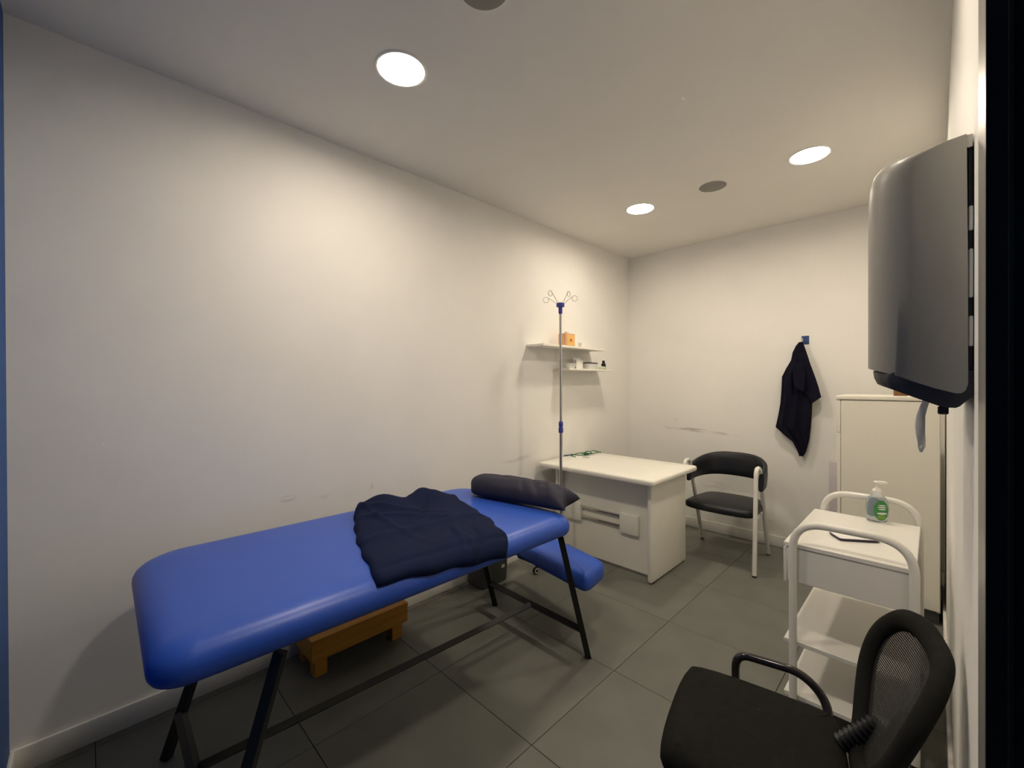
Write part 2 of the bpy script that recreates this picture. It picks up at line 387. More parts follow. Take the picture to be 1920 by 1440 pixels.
for side in (0, 1):
    for i in range(NS+1):
        for j in range(NT+1):
            s, t = i/NS, j/NT
            p = A.lerp(B_, t).lerp(D_.lerp(C_, t), s)
            p.y += -.03*sin(pi*s)*(1-t)**2 + .02*sin(pi*s)*t*t + .006*sin(23*s)*(t > .5) + .004*sin(31*s+1)
            p.x += (-.05*crease(t-.66, .12) + .035*crease(t-.43, .06) - .025*crease(t-.22, .14))*max(0, 1-s*2.2) + .004*sin(19*t+1)*s
            e = min(1, min(s*14, (1-s)*22, t*14, (1-t)*14)); e = sqrt(max(0, e*(2-e)))
            th = .016 + .050*max(0, 1-s*1.5)**1.1*(.55+.45*sin(pi*min(1, t*1.1)))
            th += .036*crease(t-.70, .15)*crease(s-.07, .13) + .026*crease(t-.26, .14)*crease(s-.1, .13)
            wv = .0045*fold_noise(s*1.3, t*1.2, 1.3)
            for (ks, kt, off, wd, am, s0, sr) in ((1, -.45, .10, .022, .013, .15, .25), (1, -.30, .26, .025, .011, .25, .3), (.55, .8, .62, .02, -.010, .35, .3), (.2, 1, .80, .02, .010, .75, .3), (-.15, 1, .55, .018, .008, .8, .22), (.25, 1, .98, .016, -.010, .78, .25), (1, .1, .60, .03, .006, .6, .4), (-.5, 1, .02, .02, .010, .3, .4), (1, .05, .93, .012, -.009, .93, .3)):
                wv += am*crease(ks*s+kt*t-off, wd)*crease(s-s0, sr)
            x, z, nrm = couch_surf(p.x)
            h_ = (th+wv)*e + .006 if side == 0 else .0025
            grid[side, i, j] = g.verts.new((x+nrm[0]*h_, p.y, z+nrm[1]*h_))
for side in (0, 1):
    for i in range(NS):
        for j in range(NT): g.faces.new([grid[side, i, j], grid[side, i+1, j], grid[side, i+1, j+1], grid[side, i, j+1]])
rim = [(i, 0) for i in range(NS)] + [(NS, j) for j in range(NT)] + [(i, NT) for i in range(NS, 0, -1)] + [(0, j) for j in range(NT, 0, -1)]
for a, b in zip(rim, rim[1:]+rim[:1]): g.faces.new([grid[0, a[0], a[1]], grid[0, b[0], b[1]], grid[1, b[0], b[1]], grid[1, a[0], a[1]]])
bmesh.ops.transform(g, matrix=CROT, verts=g.verts)
cl = obj('folded_garment', g, 'navy_cloth', None, angle=80)
tag(cl, 'crumpled navy blue garment folded flat on the blue couch', 'garment')

# pillow at the end of the couch
pa, pb = Vector((.41, 1.615, 0)), Vector((1.045, 1.755, 0)); Lh = (pb-pa).length/2; pc = (pa+pb)/2
ax = (pb-pa).normalized(); sd = Vector((-ax.y, ax.x, 0)); NU, NV = 56, 28; WH = .105
pw = NB(); gp = {}
def sp(v, p): return abs(v)**p*(1 if v > 0 else -1)
for side in (1, -1):
    for i in range(NU+1):
        for j in range(NV+1):
            u, v = -1+2*i/NU, -1+2*j/NV
            uu = u*(1 - (.10*(1-abs(v)**1.5) if u > 0 else 0)*abs(u)**6)          # drawn-in open end with two corner tips
            if u < 0: vv = v*sqrt(max(0, 1-abs(u)**9*.85)) ; uu = u*(1-.10*abs(v)**3*abs(u)**3)
            else: vv = v*(1-.16*u**3*(1-u**10*.35))
            th = max(0, (1-abs(u)**(5 if u > 0 else 8)))**.5*max(0, (1-abs(v)**3))**.5
            z = .078*th if side > 0 else -.040*th
            wr_ = .004*fold_noise(u*.9, v*.5, 2.0)*th
            for (off, wd, am) in ((.05, .05, -.009), (.30, .05, -.013), (.55, .06, .010), (.72, .05, -.010)):
                wr_ += am*crease(u-off+.22*v, wd)*th*max(0, .75-.9*v)
            if side > 0: z += wr_
            p = pc + ax*uu*Lh + sd*vv*WH
            gp[side, i, j] = pw.verts.new((p.x, p.y, CT+.041+z-.014*max(0, u)**3 + .010*max(0, u)**8*v))
for side in (1, -1):
    for i in range(NU):
        for j in range(NV): pw.faces.new([gp[side, i, j], gp[side, i+1, j], gp[side, i+1, j+1], gp[side, i, j+1]])
bmesh.ops.remove_doubles(pw, verts=pw.verts, dist=.0004)
bmesh.ops.transform(pw, matrix=CROT, verts=pw.verts)
pt = tag(obj('pillow', pw, 'navy_pillow', None, angle=80), 'dark slate blue pillow at the end of the blue couch', 'pillow')

# ------------------------------------------------------------------ wooden step under the couch
stp = thing('step_stool', 'low wooden step stool under the blue couch', 'step stool', (.16, 1.0, 0))
def LS(b): return local(b, stp)
obj('top', LS(box(NB(), .025, .285, .745, 1.262, .172, .192, .002, 1)), 'pine', stp, smooth=False)
obj('front_apron', LS(box(NB(), .262, .283, .747, 1.26, .088, .1718, .001, 1)), 'pine', stp, smooth=False)
obj('back_apron', LS(box(NB(), .027, .047, .747, 1.26, .088, .1718, .001, 1)), 'pine', stp, smooth=False)
for yy in (.747, 1.24): obj('end_apron', LS(box(NB(), .0475, .2615, yy, yy+.02, .088, .1718, .001, 1)), 'pine', stp, smooth=False)
for (a, b) in ((.2, .768), (.2, 1.178), (.05, .768), (.05, 1.178)):
    obj('leg', LS(box(NB(), a, a+.06, b, b+.06, 0, .1718, .001, 1)), 'pine', stp, smooth=False)

# ------------------------------------------------------------------ waste bin
wb = thing('waste_bin', 'dark grey plastic waste bin against the wall behind the couch', 'waste bin', (.105, 2.015, 0))
loops_b = []
for z, ex in ((0, -.012), (.004, -.004), (.02, 0), (.36, .008), (.40, .008)):
    loops_b.append([(x, y, z) for x, y in rrect(-.085-ex, .085+ex, -.125-ex, .125+ex, .03)])
obj('body', loft(NB(), loops_b), 'bin_grey', wb)
obj('lid', loft(NB(), [[(x, y, z) for x, y in rrect(-.092+e, .092-e, -.132+e, .132-e, .03)] for z, e in ((.4005, 0), (.43, 0), (.438, .01))]), 'bin_grey', wb)
obj('badge', box(NB(), .0865, .0885, .055, .085, .10, .122, .0005, 1), 'pale_plastic', wb)

# ------------------------------------------------------------------ infusion stand
iv = thing('infusion_stand', 'chrome infusion stand with blue joints and four hooks beside the desk', 'infusion stand', (.332, 2.57, 0))
obj('lower_pole', tube(NB(), [(0, 0, .09), (0, 0, 1.06)], .0125, 14), 'chrome', iv)
obj('upper_pole', tube(NB(), [(0, 0, 1.06), (0, 0, 1.99)], .0098, 14), 'chrome', iv)
cl_ = obj('height_clamp', lathe(NB(), [(.0135, 1.025), (.018, 1.03), (.018, 1.062), (.0145, 1.068), (.0145, 1.074), (.017, 1.08), (.017, 1.105), (.010, 1.115)]), 'iv_blue', iv)
hd = obj('head', lathe(NB(), [(.0102, 1.935), (.015, 1.94), (.015, 1.985), (.031, 1.99), (.031, 2.015), (.024, 2.02)]), 'iv_blue', iv)
for ang, rise in ((222, .045), (265, .080), (92, .105), (45, .055)):
    a = radians(ang); d = Vector((cos(a), sin(a), 0)); lenh = .115
    pts = [d*.02+Vector((0, 0, 2.006)), d*.055+Vector((0, 0, 2.02+rise*.35)), d*lenh*.9+Vector((0, 0, 2.02+rise))]
    c0 = d*(lenh*.9+.006)+Vector((0, 0, 2.02+rise-.021))
    for k in range(15):
        t = radians(100 - 330*k/14); pts.append(c0 + d*.021*cos(t) + Vector((0, 0, .021*sin(t))))
    obj('hook', tube(NB(), pts, .0021, 6), 'chrome', hd)
obj('hub', lathe(NB(), [(.02, .075), (.032, .08), (.032, .108), (.02, .118), (.0135, .14)]), 'iv_blue', iv)
for k in range(5):
    a = radians(256.5 + 72*k); d = Vector((cos(a), sin(a), 0)); e = d*.235
    lg = obj('leg', tube(NB(), [d*.02+Vector((0, 0, .094)), d*.12+Vector((0, 0, .092)), e+Vector((0, 0, .078))], [.013, .012, .010], 8), 'chrome', iv)
    side = Vector((-d.y, d.x, 0))
    w_ = NB(); lathe(w_, [(.001, -.012), (.024, -.011), (.0255, -.007), (.0255, .007), (.024, .011), (.001, .012)], n=18)
    bmesh.ops.transform(w_, matrix=Matrix.Translation(e+Vector((0, 0, .0255))) @ side.to_track_quat('Z', 'Y').to_matrix().to_4x4(), verts=w_.verts)
    ca = obj('castor', w_, 'rubber', iv)
    w_ = NB(); lathe(w_, [(.013, .0118), (.0135, .0135), (.0185, .0135), (.019, .0118)], n=18, cap=False)
    bmesh.ops.transform(w_, matrix=Matrix.Translation(e+Vector((0, 0, .0255))) @ side.to_track_quat('Z', 'Y').to_matrix().to_4x4(), verts=w_.verts)
    obj('wheel_ring', w_, 'wheel_white', ca)
    obj('castor_stem', tube(NB(), [e+Vector((0, 0, .05)), e+Vector((0, 0, .078))], .006, 8), 'black_plastic', ca)

# ------------------------------------------------------------------ desk
dk = thing('desk', 'white laminate desk with panel front standing in the corner', 'desk', (.5, 3.06, 0))
def LD(b): return local(b, dk)
obj('desktop', LD(cushion(NB(), rrect(.028, 1.04, 2.655, 3.40, .025, 5), [(.004, -.036), (0, -.03), (0, -.012), (.004, -.004), (.012, 0)], .752, 0)), 'white_laminate', dk)
obj('side_panel', LD(box(NB(), .938, .972, 2.765, 3.34, .008, .7155, .012, 3)), 'white_laminate', dk)
obj('side_panel', LD(box(NB(), .115, .148, 2.765, 3.34, .008, .7155, .012, 3)), 'white_laminate', dk)
obj('front_panel', LD(box(NB(), .1485, .9375, 2.835, 2.853, .03, .7155)), 'white_laminate', dk, smooth=False)
blk = [obj('square_block', LD(box(NB(), x0, x0+.15, 2.805, 2.8345, .295, .44, .004, 2)), 'white_laminate', dk) for x0 in (.193, .695)]
for z in (.413, .337):
    obj('rail', LD(box(NB(), .3435, .6945, 2.812, 2.826, z-.009, z+.009, .003, 2)), 'silver_rail', dk)
for x0 in (.943, .12):
    for y0 in (2.79, 3.29): obj('foot', LD(box(NB(), x0, x0+.024, y0, y0+.024, 0, .0078)), 'black_plastic', dk, smooth=False)

# things on the desk
DZ = .752
tag(obj('paper_sheet', box(NB(), .05, .25, 3.0, 3.29, DZ, DZ+.0012), 'paper', smooth=False), 'white sheet of paper lying on the desk under the green cord', 'paper')
cord = [(.13, 3.03), (.07, 3.04), (.05, 3.08), (.08, 3.12), (.13, 3.13), (.17, 3.12), (.14, 3.18), (.09, 3.22), (.10, 3.27), (.15, 3.26), (.17, 3.2), (.12, 3.16), (.09, 3.19), (.15, 3.24), (.2, 3.3), (.17, 3.36), (.11, 3.35), (.12, 3.28), (.16, 3.2), (.12, 3.2), (.06, 3.16), (.05, 3.1), (.04, 3.05)]
def catmull(p, n=6):
    p = [Vector(v) for v in p]; p = [p[0]] + p + [p[-1]]; out = []
    for a, b, c, d in zip(p, p[1:], p[2:], p[3:]):
        for k in range(n):
            t = k/n; out.append(.5*((2*b)+(c-a)*t+(2*a-5*b+4*c-d)*t*t+(3*b-a-3*c+d)*t**3))
    return out + [p[-1]]
gc = thing('green_cord', 'thin green cord bundled loosely on the desk', 'cord', (.12, 3.18, DZ))
obj('strand', local(tube(NB(), catmull([(x, y, DZ+.0052+.004*(i % 3)+(.012 if 5 < i < 20 else 0)*abs(sin(i*1.7))) for i, (x, y) in enumerate(cord)]), .0036, 6), gc), 'green_cord', gc)
obj('wrap', local(tube(NB(), catmull([(.125+.018*cos(k*1.3), 3.2+.02*sin(k*1.3), DZ+.012+.007*sin(k*2.1)) for k in range(16)]), .004, 6), gc), 'green_cord', gc)
obj('end_plug', local(tube(NB(), [(.045, 3.055, DZ+.0075), (.035, 3.03, DZ+.0075), (.025, 3.0, DZ+.0075)], [.004, .0055, .004], 8), gc), 'blue_pen', gc)
tag(obj('plastic_clip', box(NB(), .17, .235, 3.075, 3.105, DZ+.0013, DZ+.012, .003, 2), 'pale_plastic'), 'small white plastic clip on the desk by the green cord', 'clip')

# ------------------------------------------------------------------ shelves and what is on them
SD = .18
s1 = tag(obj('wall_shelf', box(NB(), .001, SD, 2.545, 3.43, 1.703, 1.721, .0015, 1), 'white_laminate', smooth=False), 'upper white floating shelf with an orange box on it', 'shelf', 'shelves on the side wall')
s2 = tag(obj('wall_shelf', box(NB(), .001, SD, 2.885, 3.56, 1.515, 1.531, .0015, 1), 'white_laminate', smooth=False), 'lower white floating shelf crowded with small containers', 'shelf', 'shelves on the side wall')
ob = thing('orange_box', 'small orange carton on the upper wall shelf', 'box', (.13, 2.91, 1.7212))
obj('carton', box(NB(), -.04, .04, -.065, .065, 0, .105, .002, 1), 'orange_card', ob)
obj('front_label', box(NB(), .0403, .0412, -.045, .06, .006, .094), 'orange_label', ob, smooth=False)
em = NB(); v = [em.verts.new((.0416, y, z)) for y, z in ((-.012, .045), (.022, .045), (.005, .066))]; em.faces.new(v); ret = bmesh.ops.extrude_face_region(em, geom=list(em.faces)); bmesh.ops.translate(em, vec=(.0006, 0, 0), verts=[e for e in ret['geom'] if isinstance(e, bmesh.types.BMVert)])
obj('emblem', em, 'red_print', ob, smooth=False)
obj('emblem', box(NB(), .0414, .042, -.018, .028, .038, .042), 'red_print', ob, smooth=False)
obj('cap', lathe(NB(), [(.018, .1052), (.018, .122), (.014, .125)], n=16), 'pale_plastic', ob)
tag(obj('card_stand', box(NB(), .10, .104, 2.63, 2.66, 1.7212, 1.765, .001, 1), 'white_laminate'), 'thin upright white tab at the end of the upper shelf', 'tab')
tag(obj('small_carton', box(NB(), .11, .15, 3.10, 3.15, 1.7212, 1.765, .002, 1), 'white_laminate'), 'small white carton beside the orange box', 'box')
Z2 = 1.5312
tag(obj('bowl', lathe(NB(), [(.025, 0), (.04, .004), (.056, .04), (.058, .045), (.054, .045), (.036, .008), (.001, .006)], (.11, 2.98, Z2), 24), 'pale_plastic'), 'shallow pale bowl at the end of the lower shelf', 'bowl')
t = NB()
for k in range(2):
    box(t, .08+k*.03, .083+k*.03, 3.065, 3.17, Z2, Z2+.10-.02*k)
box(t, .08, .113, 3.065, 3.068, Z2, Z2+.08)
tag(obj('leaflet', t, 'paper', smooth=False), 'folded white leaflet standing on the lower shelf', 'leaflet')
sb = thing('storage_box', 'pale storage box with dark lid on the lower shelf', 'box', (.11, 3.265, Z2))
obj('body', loft(NB(), [[(x, y, z) for x, y in rrect(-.05+i, .05-i, -.075+i, .075-i, .015)] for z, i in ((0, .008), (.05, 0))]), 'pale_plastic', sb)
obj('lid', loft(NB(), [[(x, y, z) for x, y in rrect(-.052+i, .052-i, -.077+i, .077-i, .015)] for z, i in ((.0502, 0), (.058, 0), (.06, .003))]), 'dark_plastic', sb)
vl = thing('vial', 'tiny clear vial on the lower shelf by the tray', 'vial', (.12, 3.385, Z2))
obj('glass', lathe(NB(), [(.014, 0), (.015, .003), (.015, .035), (.008, .042), (.008, .048)], n=16), 'pale_plastic', vl)
obj('stopper', lathe(NB(), [(.009, .0482), (.009, .056), (.007, .058)], n=16), 'pump_white', vl)
tb = thing('ointment_tube', 'pale green tube lying on the lower shelf', 'tube', (.12, 3.45, Z2))
obj('body', tube(NB(), [(0, -.05, .016), (0, -.02, .016), (0, .045, .016)], [.013, .016, .016], 14, sx=1), 'pale_green', tb)
obj('cap', tube(NB(), [(0, .0452, .016), (0, .06, .016)], .012, 14), 'pump_white', tb)
bk = thing('dark_bottle', 'small black bottle at the end of the lower shelf', 'bottle', (.10, 3.525, Z2))
obj('body', lathe(NB(), [(.02, 0), (.022, .004), (.022, .055), (.012, .066)], n=18), 'black_plastic', bk)
obj('cap', lathe(NB(), [(.012, .0662), (.013, .068), (.013, .086), (.011, .088)], n=18), 'black_plastic', bk)

# ------------------------------------------------------------------ armchair by the desk
ac = thing('armchair', 'armchair with black leather seat and white A shaped tube legs', 'chair', (1.165, 3.66, 0))
def LA(b): return local(b, ac)
for (xf, xb, xt) in ((1.44, 1.40, 1.432), (.90, .875, .905)):
    pts = fillet([(xf, 3.40, .012), (xt, 3.475, .765), (xt-.004, 3.58, .765), (xb, 3.92, .012)], .06, 8)
    leg = obj('side_frame', LA(tube(NB(), pts, .0155, 12)), 'white_metal', ac)
    for p in ((xf, 3.40), (xb, 3.92)):
        obj('foot_cap', LA(lathe(NB(), [(.013, 0), (.015, .002), (.015, .0125)], (p[0], p[1], 0), 12)), 'rubber', leg)
obj('seat', LA(cushion(NB(), smooth2([(.92, 3.40), (1.41, 3.40), (1.425, 3.55), (1.40, 3.84), (1.30, 3.90), (1.04, 3.90), (.94, 3.84), (.908, 3.55)]), [(.01, -.06), (0, -.052), (-.003, -.03), (.004, -.014), (.018, -.004), (.04, 0)], .462, .006)), 'black_leather', ac, angle=60)
obj('seat_rail', LA(tube(NB(), [(.905, 3.52, .398), (1.435, 3.52, .398)], .010, 8)), 'white_metal', ac)
obj('seat_rail', LA(tube(NB(), [(.905, 3.66, .398), (1.425, 3.66, .398)], .010, 8)), 'white_metal', ac)
bb = NB(); lo = []; NB_ = 40
def band(t, zf, off):
    a = pi*t; cxx, cyy = 1.168, 3.575
    rx, ry = .272+off, .335+off
    sx_ = abs(cos(a))**.75*(1 if cos(a) < 0 else -1)
    ybend = abs(sin(a))**.75
    top = .715 + .095*sin(a)**.8 if sin(a) > 0 else .715
    bot = .585 + .03*max(0, sin(a))**.8
    return Vector((cxx + rx*-sx_*-1, cyy + ry*ybend + .02*(zf-.5), bot + (top-bot)*zf))
for i in range(NB_+1):
    t = i/NB_; ring = []
    for zf, off in ((0.0, -.008), (.06, -.017), (.3, -.021), (.7, -.021), (.94, -.016), (1.0, -.006), (1.0, .006), (.94, .014), (.5, .018), (.06, .014), (0, .006)):
        ring.append(band(t, zf, off))
    lo.append(ring)
bkr = obj('backrest', LA(loft(bb, lo)), 'black_leather', ac, angle=60)
for t in (.33, .67):
    obj('seam', LA(tube(NB(), [band(t, z_, -.0215) for z_ in (.1, .3, .5, .7, .9)], .0012, 5)), 'stitch', bkr)

# ------------------------------------------------------------------ hook and coat on the back wall
hk = thing('wall_hook', 'small blue adhesive hook on the back wall', 'hook', (P(1510, 638, y=4.174).x, 4.175, P(1510, 638, y=4.174).z))
obj('plate', box(NB(), -.026, .026, -.004, -.0005, -.034, .036, .002, 1), 'bag_blue', hk)
obj('peg', tube(NB(), fillet([(-.01, -.004, -.005), (-.012, -.04, -.012), (-.014, -.045, .015)], .015), .005, 8), 'chrome', hk)
rows = [(641, 1497, 1504), (648, 1491, 1507), (660, 1485, 1511), (675, 1482, 1516), (690, 1473, 1517), (706, 1465, 1519), (730, 1464, 1521), (757, 1462, 1522), (780, 1458, 1521), (803, 1453, 1519), (820, 1472, 1517), (830, 1485, 1515), (845, 1493, 1511), (854, 1497, 1507)]
ct = thing('hanging_coat', 'dark navy tunic hanging from the wall hook', 'coat', (1.57, 4.12, .8))
cb_ = []; nn = 40
YC = 4.105
rows2 = []
for (a, b) in zip(rows, rows[1:]):
    for k in range(3):
        t = k/3; rows2.append([a[i]+(b[i]-a[i])*t for i in range(3)])
rows2.append(rows[-1])
for idx, (v_, l, r) in enumerate(rows2):
    xl, xr, z = P(l, v_, y=YC).x, P(r, v_, y=YC).x, P((l+r)/2, v_, y=YC).z
    hw = (xr-xl)/2; xc = (xr+xl)/2; dep = min(.055, .25*hw+.006); ring = []; f = idx/len(rows2)
    for k in range(nn):
        a = 2*pi*k/nn; ca, sa = cos(a), sin(a)
        fy = -(dep*sa) if sa > 0 else -dep*.35*sa
        if sa > 0: fy += (.020*sin(9*ca+4.5*f+1)+.011*sin(17*ca-7*f))*sa*min(1, f*4)*(hw/.13)
        ring.append((xc+hw*ca, YC+fy+.02, z+.012*sin(5*ca+2)*(1 if idx == len(rows2)-1 else 0)))
    cb_.append(ring)
obj('body', local(loft(NB(), cb_), ct), 'navy_coat', ct, angle=80)
def sleeve(pix, yoff, wd):
    rings_ = []
    for i, ((l, r)) in enumerate(pix):
        a, b = P(*l, y=YC+yoff), P(*r, y=YC+yoff); c = (a+b)/2; hv = (b-a)/2; ring = []
        for k in range(20):
            t = 2*pi*k/20; ring.append(c + hv*cos(t) + Vector((0, -wd*sin(t)*(.6+.4*i/len(pix)), 0)))
        rings_.append(ring)
    return loft(NB(), rings_)
obj('sleeve', local(sleeve([((1494, 662), (1511, 658)), ((1497, 690), (1520, 684)), ((1502, 715), (1529, 708)), ((1508, 738), (1535, 726)), ((1517, 752), (1538, 738)), ((1521, 757), (1540, 744))], 0, .030), ct), 'navy_coat', ct, angle=70)
obj('sleeve', local(sleeve([((1487, 680), (1508, 676)), ((1486, 702), (1510, 700)), ((1488, 720), (1509, 728)), ((1490, 725), (1508, 735))], -.045, .022), ct), 'navy_coat', ct, angle=70)

# ------------------------------------------------------------------ cabinet
cb2 = thing('cabinet', 'cream white cabinet with a plain door beside the back wall', 'cabinet', (2.14, 3.7, 0))
def LB(b): return local(b, cb2)
kx0, kx1, ky0, ky1, kz = 1.912, 2.386, 3.47, 3.92, 1.32
obj('top', LB(box(NB(), kx0-.006, kx1, ky0-.022, ky1, kz-.026, kz, .003, 2)), 'cabinet_paint', cb2)
obj('side_panel', LB(box(NB(), kx0, kx0+.018, ky0, ky1, .07, kz-.0265)), 'cabinet_paint', cb2, smooth=False)
obj('side_panel', LB(box(NB(), kx1-.018, kx1, ky0, ky1, .07, kz-.0265)), 'cabinet_paint', cb2, smooth=False)
obj('back_panel', LB(box(NB(), kx0+.0185, kx1-.0185, ky1-.008, ky1, .07, kz-.0265)), 'cabinet_paint', cb2, smooth=False)
obj('bottom_panel', LB(box(NB(), kx0+.0185, kx1-.0185, ky0+.01, ky1-.0085, .07, .088)), 'cabinet_paint', cb2, smooth=False)
dr = obj('door', LB(box(NB(), kx0+.02, kx1-.002, ky0-.019, ky0-.001, .082, kz-.030, .002, 1)), 'cabinet_paint', cb2)
for z0, z1 in ((.082, 1.078), (1.082, kz-.03)):
    obj('edge_strip', LB(box(NB(), kx0, kx0+.0175, ky0-.019, ky0-.001, z0, z1, .0015, 1)), 'cabinet_paint', cb2)
obj('plinth', LB(box(NB(), kx0+.02, kx1-.005, ky0+.02, ky1-.02, 0, .0695)), 'bin_grey', cb2, smooth=False)
tag(obj('small_brown_box', box(NB(), 2.180, 2.245, 3.56, 3.62, kz, kz+.045, .002, 1), 'brown_card'), 'small brown box on top of the cabinet', 'box')
tag(obj('storage_board', box(NB(), 1.775, 1.98, 4.10, 4.158, 0, .785, .004, 2), 'lilac'), 'pale lilac board standing behind the cabinet', 'board')

# ------------------------------------------------------------------ trolley
tr = thing('trolley', 'white three tier trolley with drawer and looped tube handles', 'trolley', (2.12, 2.38, 0))
def LT(b): return local(b, tr)
TX0, TX1, TY0, TY1, TZ = 1.915, 2.318, 2.06, 2.70, .745
obj('top_tray', LT(box(NB(), TX0, TX1, TY0, TY1, TZ-.018, TZ, .002, 1)), 'white_lacquer', tr)
dw = obj('drawer', LT(box(NB(), TX0+.012, TX1-.012, TY0+.004, TY1-.01, TZ-.16, TZ-.0195, .002, 1)), 'white_lacquer', tr)
obj('drawer_front', LT(box(NB(), TX0-.002, TX0+.0115, TY0+.006, TY1-.012, TZ-.168, TZ-.026, .002, 1)), 'white_lacquer', dw)
obj('shelf', LT(box(NB(), TX0, TX1, TY0, TY1, .325, .343, .002, 1)), 'white_lacquer', tr)
obj('shelf', LT(box(NB(), TX0, TX1, TY0, TY1, .105, .123, .002, 1)), 'white_lacquer', tr)
for yy in (TY0-.0155, TY1+.0155):
    arch = fillet([(TX0+.036, yy, .07), (TX0+.036, yy, .842), (TX1-.004, yy, .842), (TX1-.004, yy, .07)], .115, 10)
    fo = obj('end_frame', LT(tube(NB(), arch, .0145, 12, sx=1, sy=1)), 'white_metal', tr)
    for xx in (TX0+.036, TX1-.004):
        w_ = NB(); lathe(w_, [(.001, -.010), (.026, -.009), (.028, -.005), (.028, .005), (.026, .009), (.001, .010)], n=18)
        bmesh.ops.transform(w_, matrix=Matrix.Translation((xx, yy, .028)) @ Matrix.Rotation(pi/2, 4, 'Y'), verts=w_.verts)
        obj('castor', LT(w_), 'rubber', fo)
        obj('castor_fork', LT(tube(NB(), fillet([(xx-.014, yy, .03), (xx-.014, yy, .066), (xx+.014, yy, .066), (xx+.014, yy, .03)], .01, 3), .004, 6)), 'chrome', fo)

# hand gel bottle on the trolley
hb = thing('gel_bottle', 'clear hand gel pump bottle with green label on the trolley', 'bottle', (2.168, 2.665, TZ), radians(28))
hb.scale = (1.12, 1.12, 1.1)
def ell(rx, ry, z, n=28): return [(rx*cos(2*pi*k/n), ry*sin(2*pi*k/n), z) for k in range(n)]
bprof = [(.030, .020, 0), (.036, .024, .004), (.040, .027, .03), (.041, .028, .06), (.038, .026, .085), (.030, .022, .103), (.019, .017, .114), (.015, .015, .118)]
bdy = obj('bottle_body', loft(NB(), [ell(*p) for p in bprof]), 'bottle_clear', hb)
def label(cx_, mname, rx, rz, back=False, w=1.0, zc=.055, a0=0, off=.0006):
    """oval sticker that follows the front (or back) of the bottle"""
    b = NB(); n, m_ = 20, 6; rings_ = []
    def surf(u, z):
        zz = z
        for (r0, s0, z0), (r1, s1, z1) in zip(bprof, bprof[1:]):
            if z0 <= zz <= z1: f = (zz-z0)/(z1-z0); rx_, ry_ = r0+(r1-r0)*f, s0+(s1-s0)*f; break
        x = max(-.97, min(.97, u/rx_))*rx_; y = ry_*sqrt(1-(x/rx_)**2) + off
        return (x, y if back else -y, z)
    c = b.verts.new(surf(cx_, zc)); prev = None
    for r in range(1, m_+1):
        cur = [b.verts.new(surf(cx_+rx*r/m_*cos(2*pi*k/n), zc+rz*r/m_*sin(2*pi*k/n))) for k in range(n)]
        for k in range(n):
            if prev is None: b.faces.new((c, cur[k], cur[(k+1) % n]))
            else: b.faces.new((prev[k], cur[k], cur[(k+1) % n], prev[(k+1) % n]))
        prev = cur
    return obj('label', b, mname, hb, smooth=True)
gl = label(.004, 'label_green', .027, .043, zc=.052); gl['label'] = 'green oval label with white lines'
for (z, rx, m_, o_) in ((.074, .014, 'label_white', .0012), (.066, .017, 'label_white', .0012), (.058, .014, 'label_white', .0012), (.040, .019, 'label_white', .0012)):
    label(.006, m_, rx, .0024 if z > .05 else .0045, zc=z, off=o_)
label(.004, 'label_lime', .016, .010, zc=.024, off=.0012)
label(-.002, 'label_blue', .028, .040, back=True, zc=.054)
obj('collar', lathe(NB(), [(.0155, .1182), (.0165, .12), (.0165, .134), (.011, .140), (.006, .146)], n=20), 'pump_white', hb)
obj('pump_stem', lathe(NB(), [(.0045, .146), (.0045, .162)], n=12), 'pump_white', hb)
obj('pump_head', loft(NB(), [[(x+.006, y, z) for x, y in rrect(-.018-e, .03+e, -.011-e*.3, .011+e*.3, .009, 4)] for z, e in ((.1622, -.002), (.165, 0), (.170, 0), (.1725, -.003))]), 'pump_white', hb)
# notebook-like device on the trolley
tbm = thing('tablet_device', 'thin white slab with dark purple edge lying on the trolley', 'tablet', (2.12, 2.30, TZ), radians(34))
obj('base', loft(NB(), [[(x, y, z) for x, y in rrect(-.075+e, .075-e, -.045+e, .045-e, .012, 4)] for z, e in ((0, .006), (.004, 0), (.010, 0))]), 'tablet_purple', tbm)
obj('face', loft(NB(), [[(x, y, z) for x, y in rrect(-.073+e, .073-e, -.043+e, .043-e, .012, 4)] for z, e in ((.0102, 0), (.012, .001))]), 'paper', tbm)
obj('outline', tube(NB(), [(.02+.018*cos(2*pi*k/16), .008+.012*sin(2*pi*k/16), .0122) for k in range(16)], .0008, 4, closed=True), 'lilac', tbm)

# ------------------------------------------------------------------ towel dispenser on the right wall
td = thing('towel_dispenser', 'grey paper towel dispenser with dark base on the wall', 'towel dispenser', (W, 1.17, 1.6))
yn, yf = 1.02, 1.33
def prof_pts(pix): return [(P(u, v, y=yn).x, P(u, v, y=yn).z) for u, v in pix]
cover = prof_pts([(1812, 249), (1760, 262), (1700, 281), (1665, 292), (1645, 304), (1632, 320), (1625, 340), (1622, 370), (1621, 450), (1621, 560), (1621, 690), (1680, 708), (1740, 725), (1790, 737), (1802, 737), (1810, 732), (1815, 720), (1815, 500)])
xf = min(p[0] for p in cover)
def section(pts, ins, yy):
    """near faces shrink away from the front: rounded vertical edge"""
    out = []
    for x, z in pts:
        k = max(0, (W-x)/(W-xf)); out.append((x + ins*k**2, yy, z - ins*.25*max(0, (z-1.66)/.1)*k - (ins*k**2*.33 if z < 1.46 else 0)))
    return out
Rr = .06; secs = []; NR = 14
for k in range(NR+1):
    a = pi/2*k/NR; secs.append(section(cover, Rr*(1-sin(a)), yn + Rr*(1-cos(a))))
secs.append(section(cover, -.002, (yn+yf)/2))
for k in range(NR, -1, -1):
    a = pi/2*k/NR; secs.append(section(cover, Rr*(1-sin(a)), yf - Rr*(1-cos(a))))
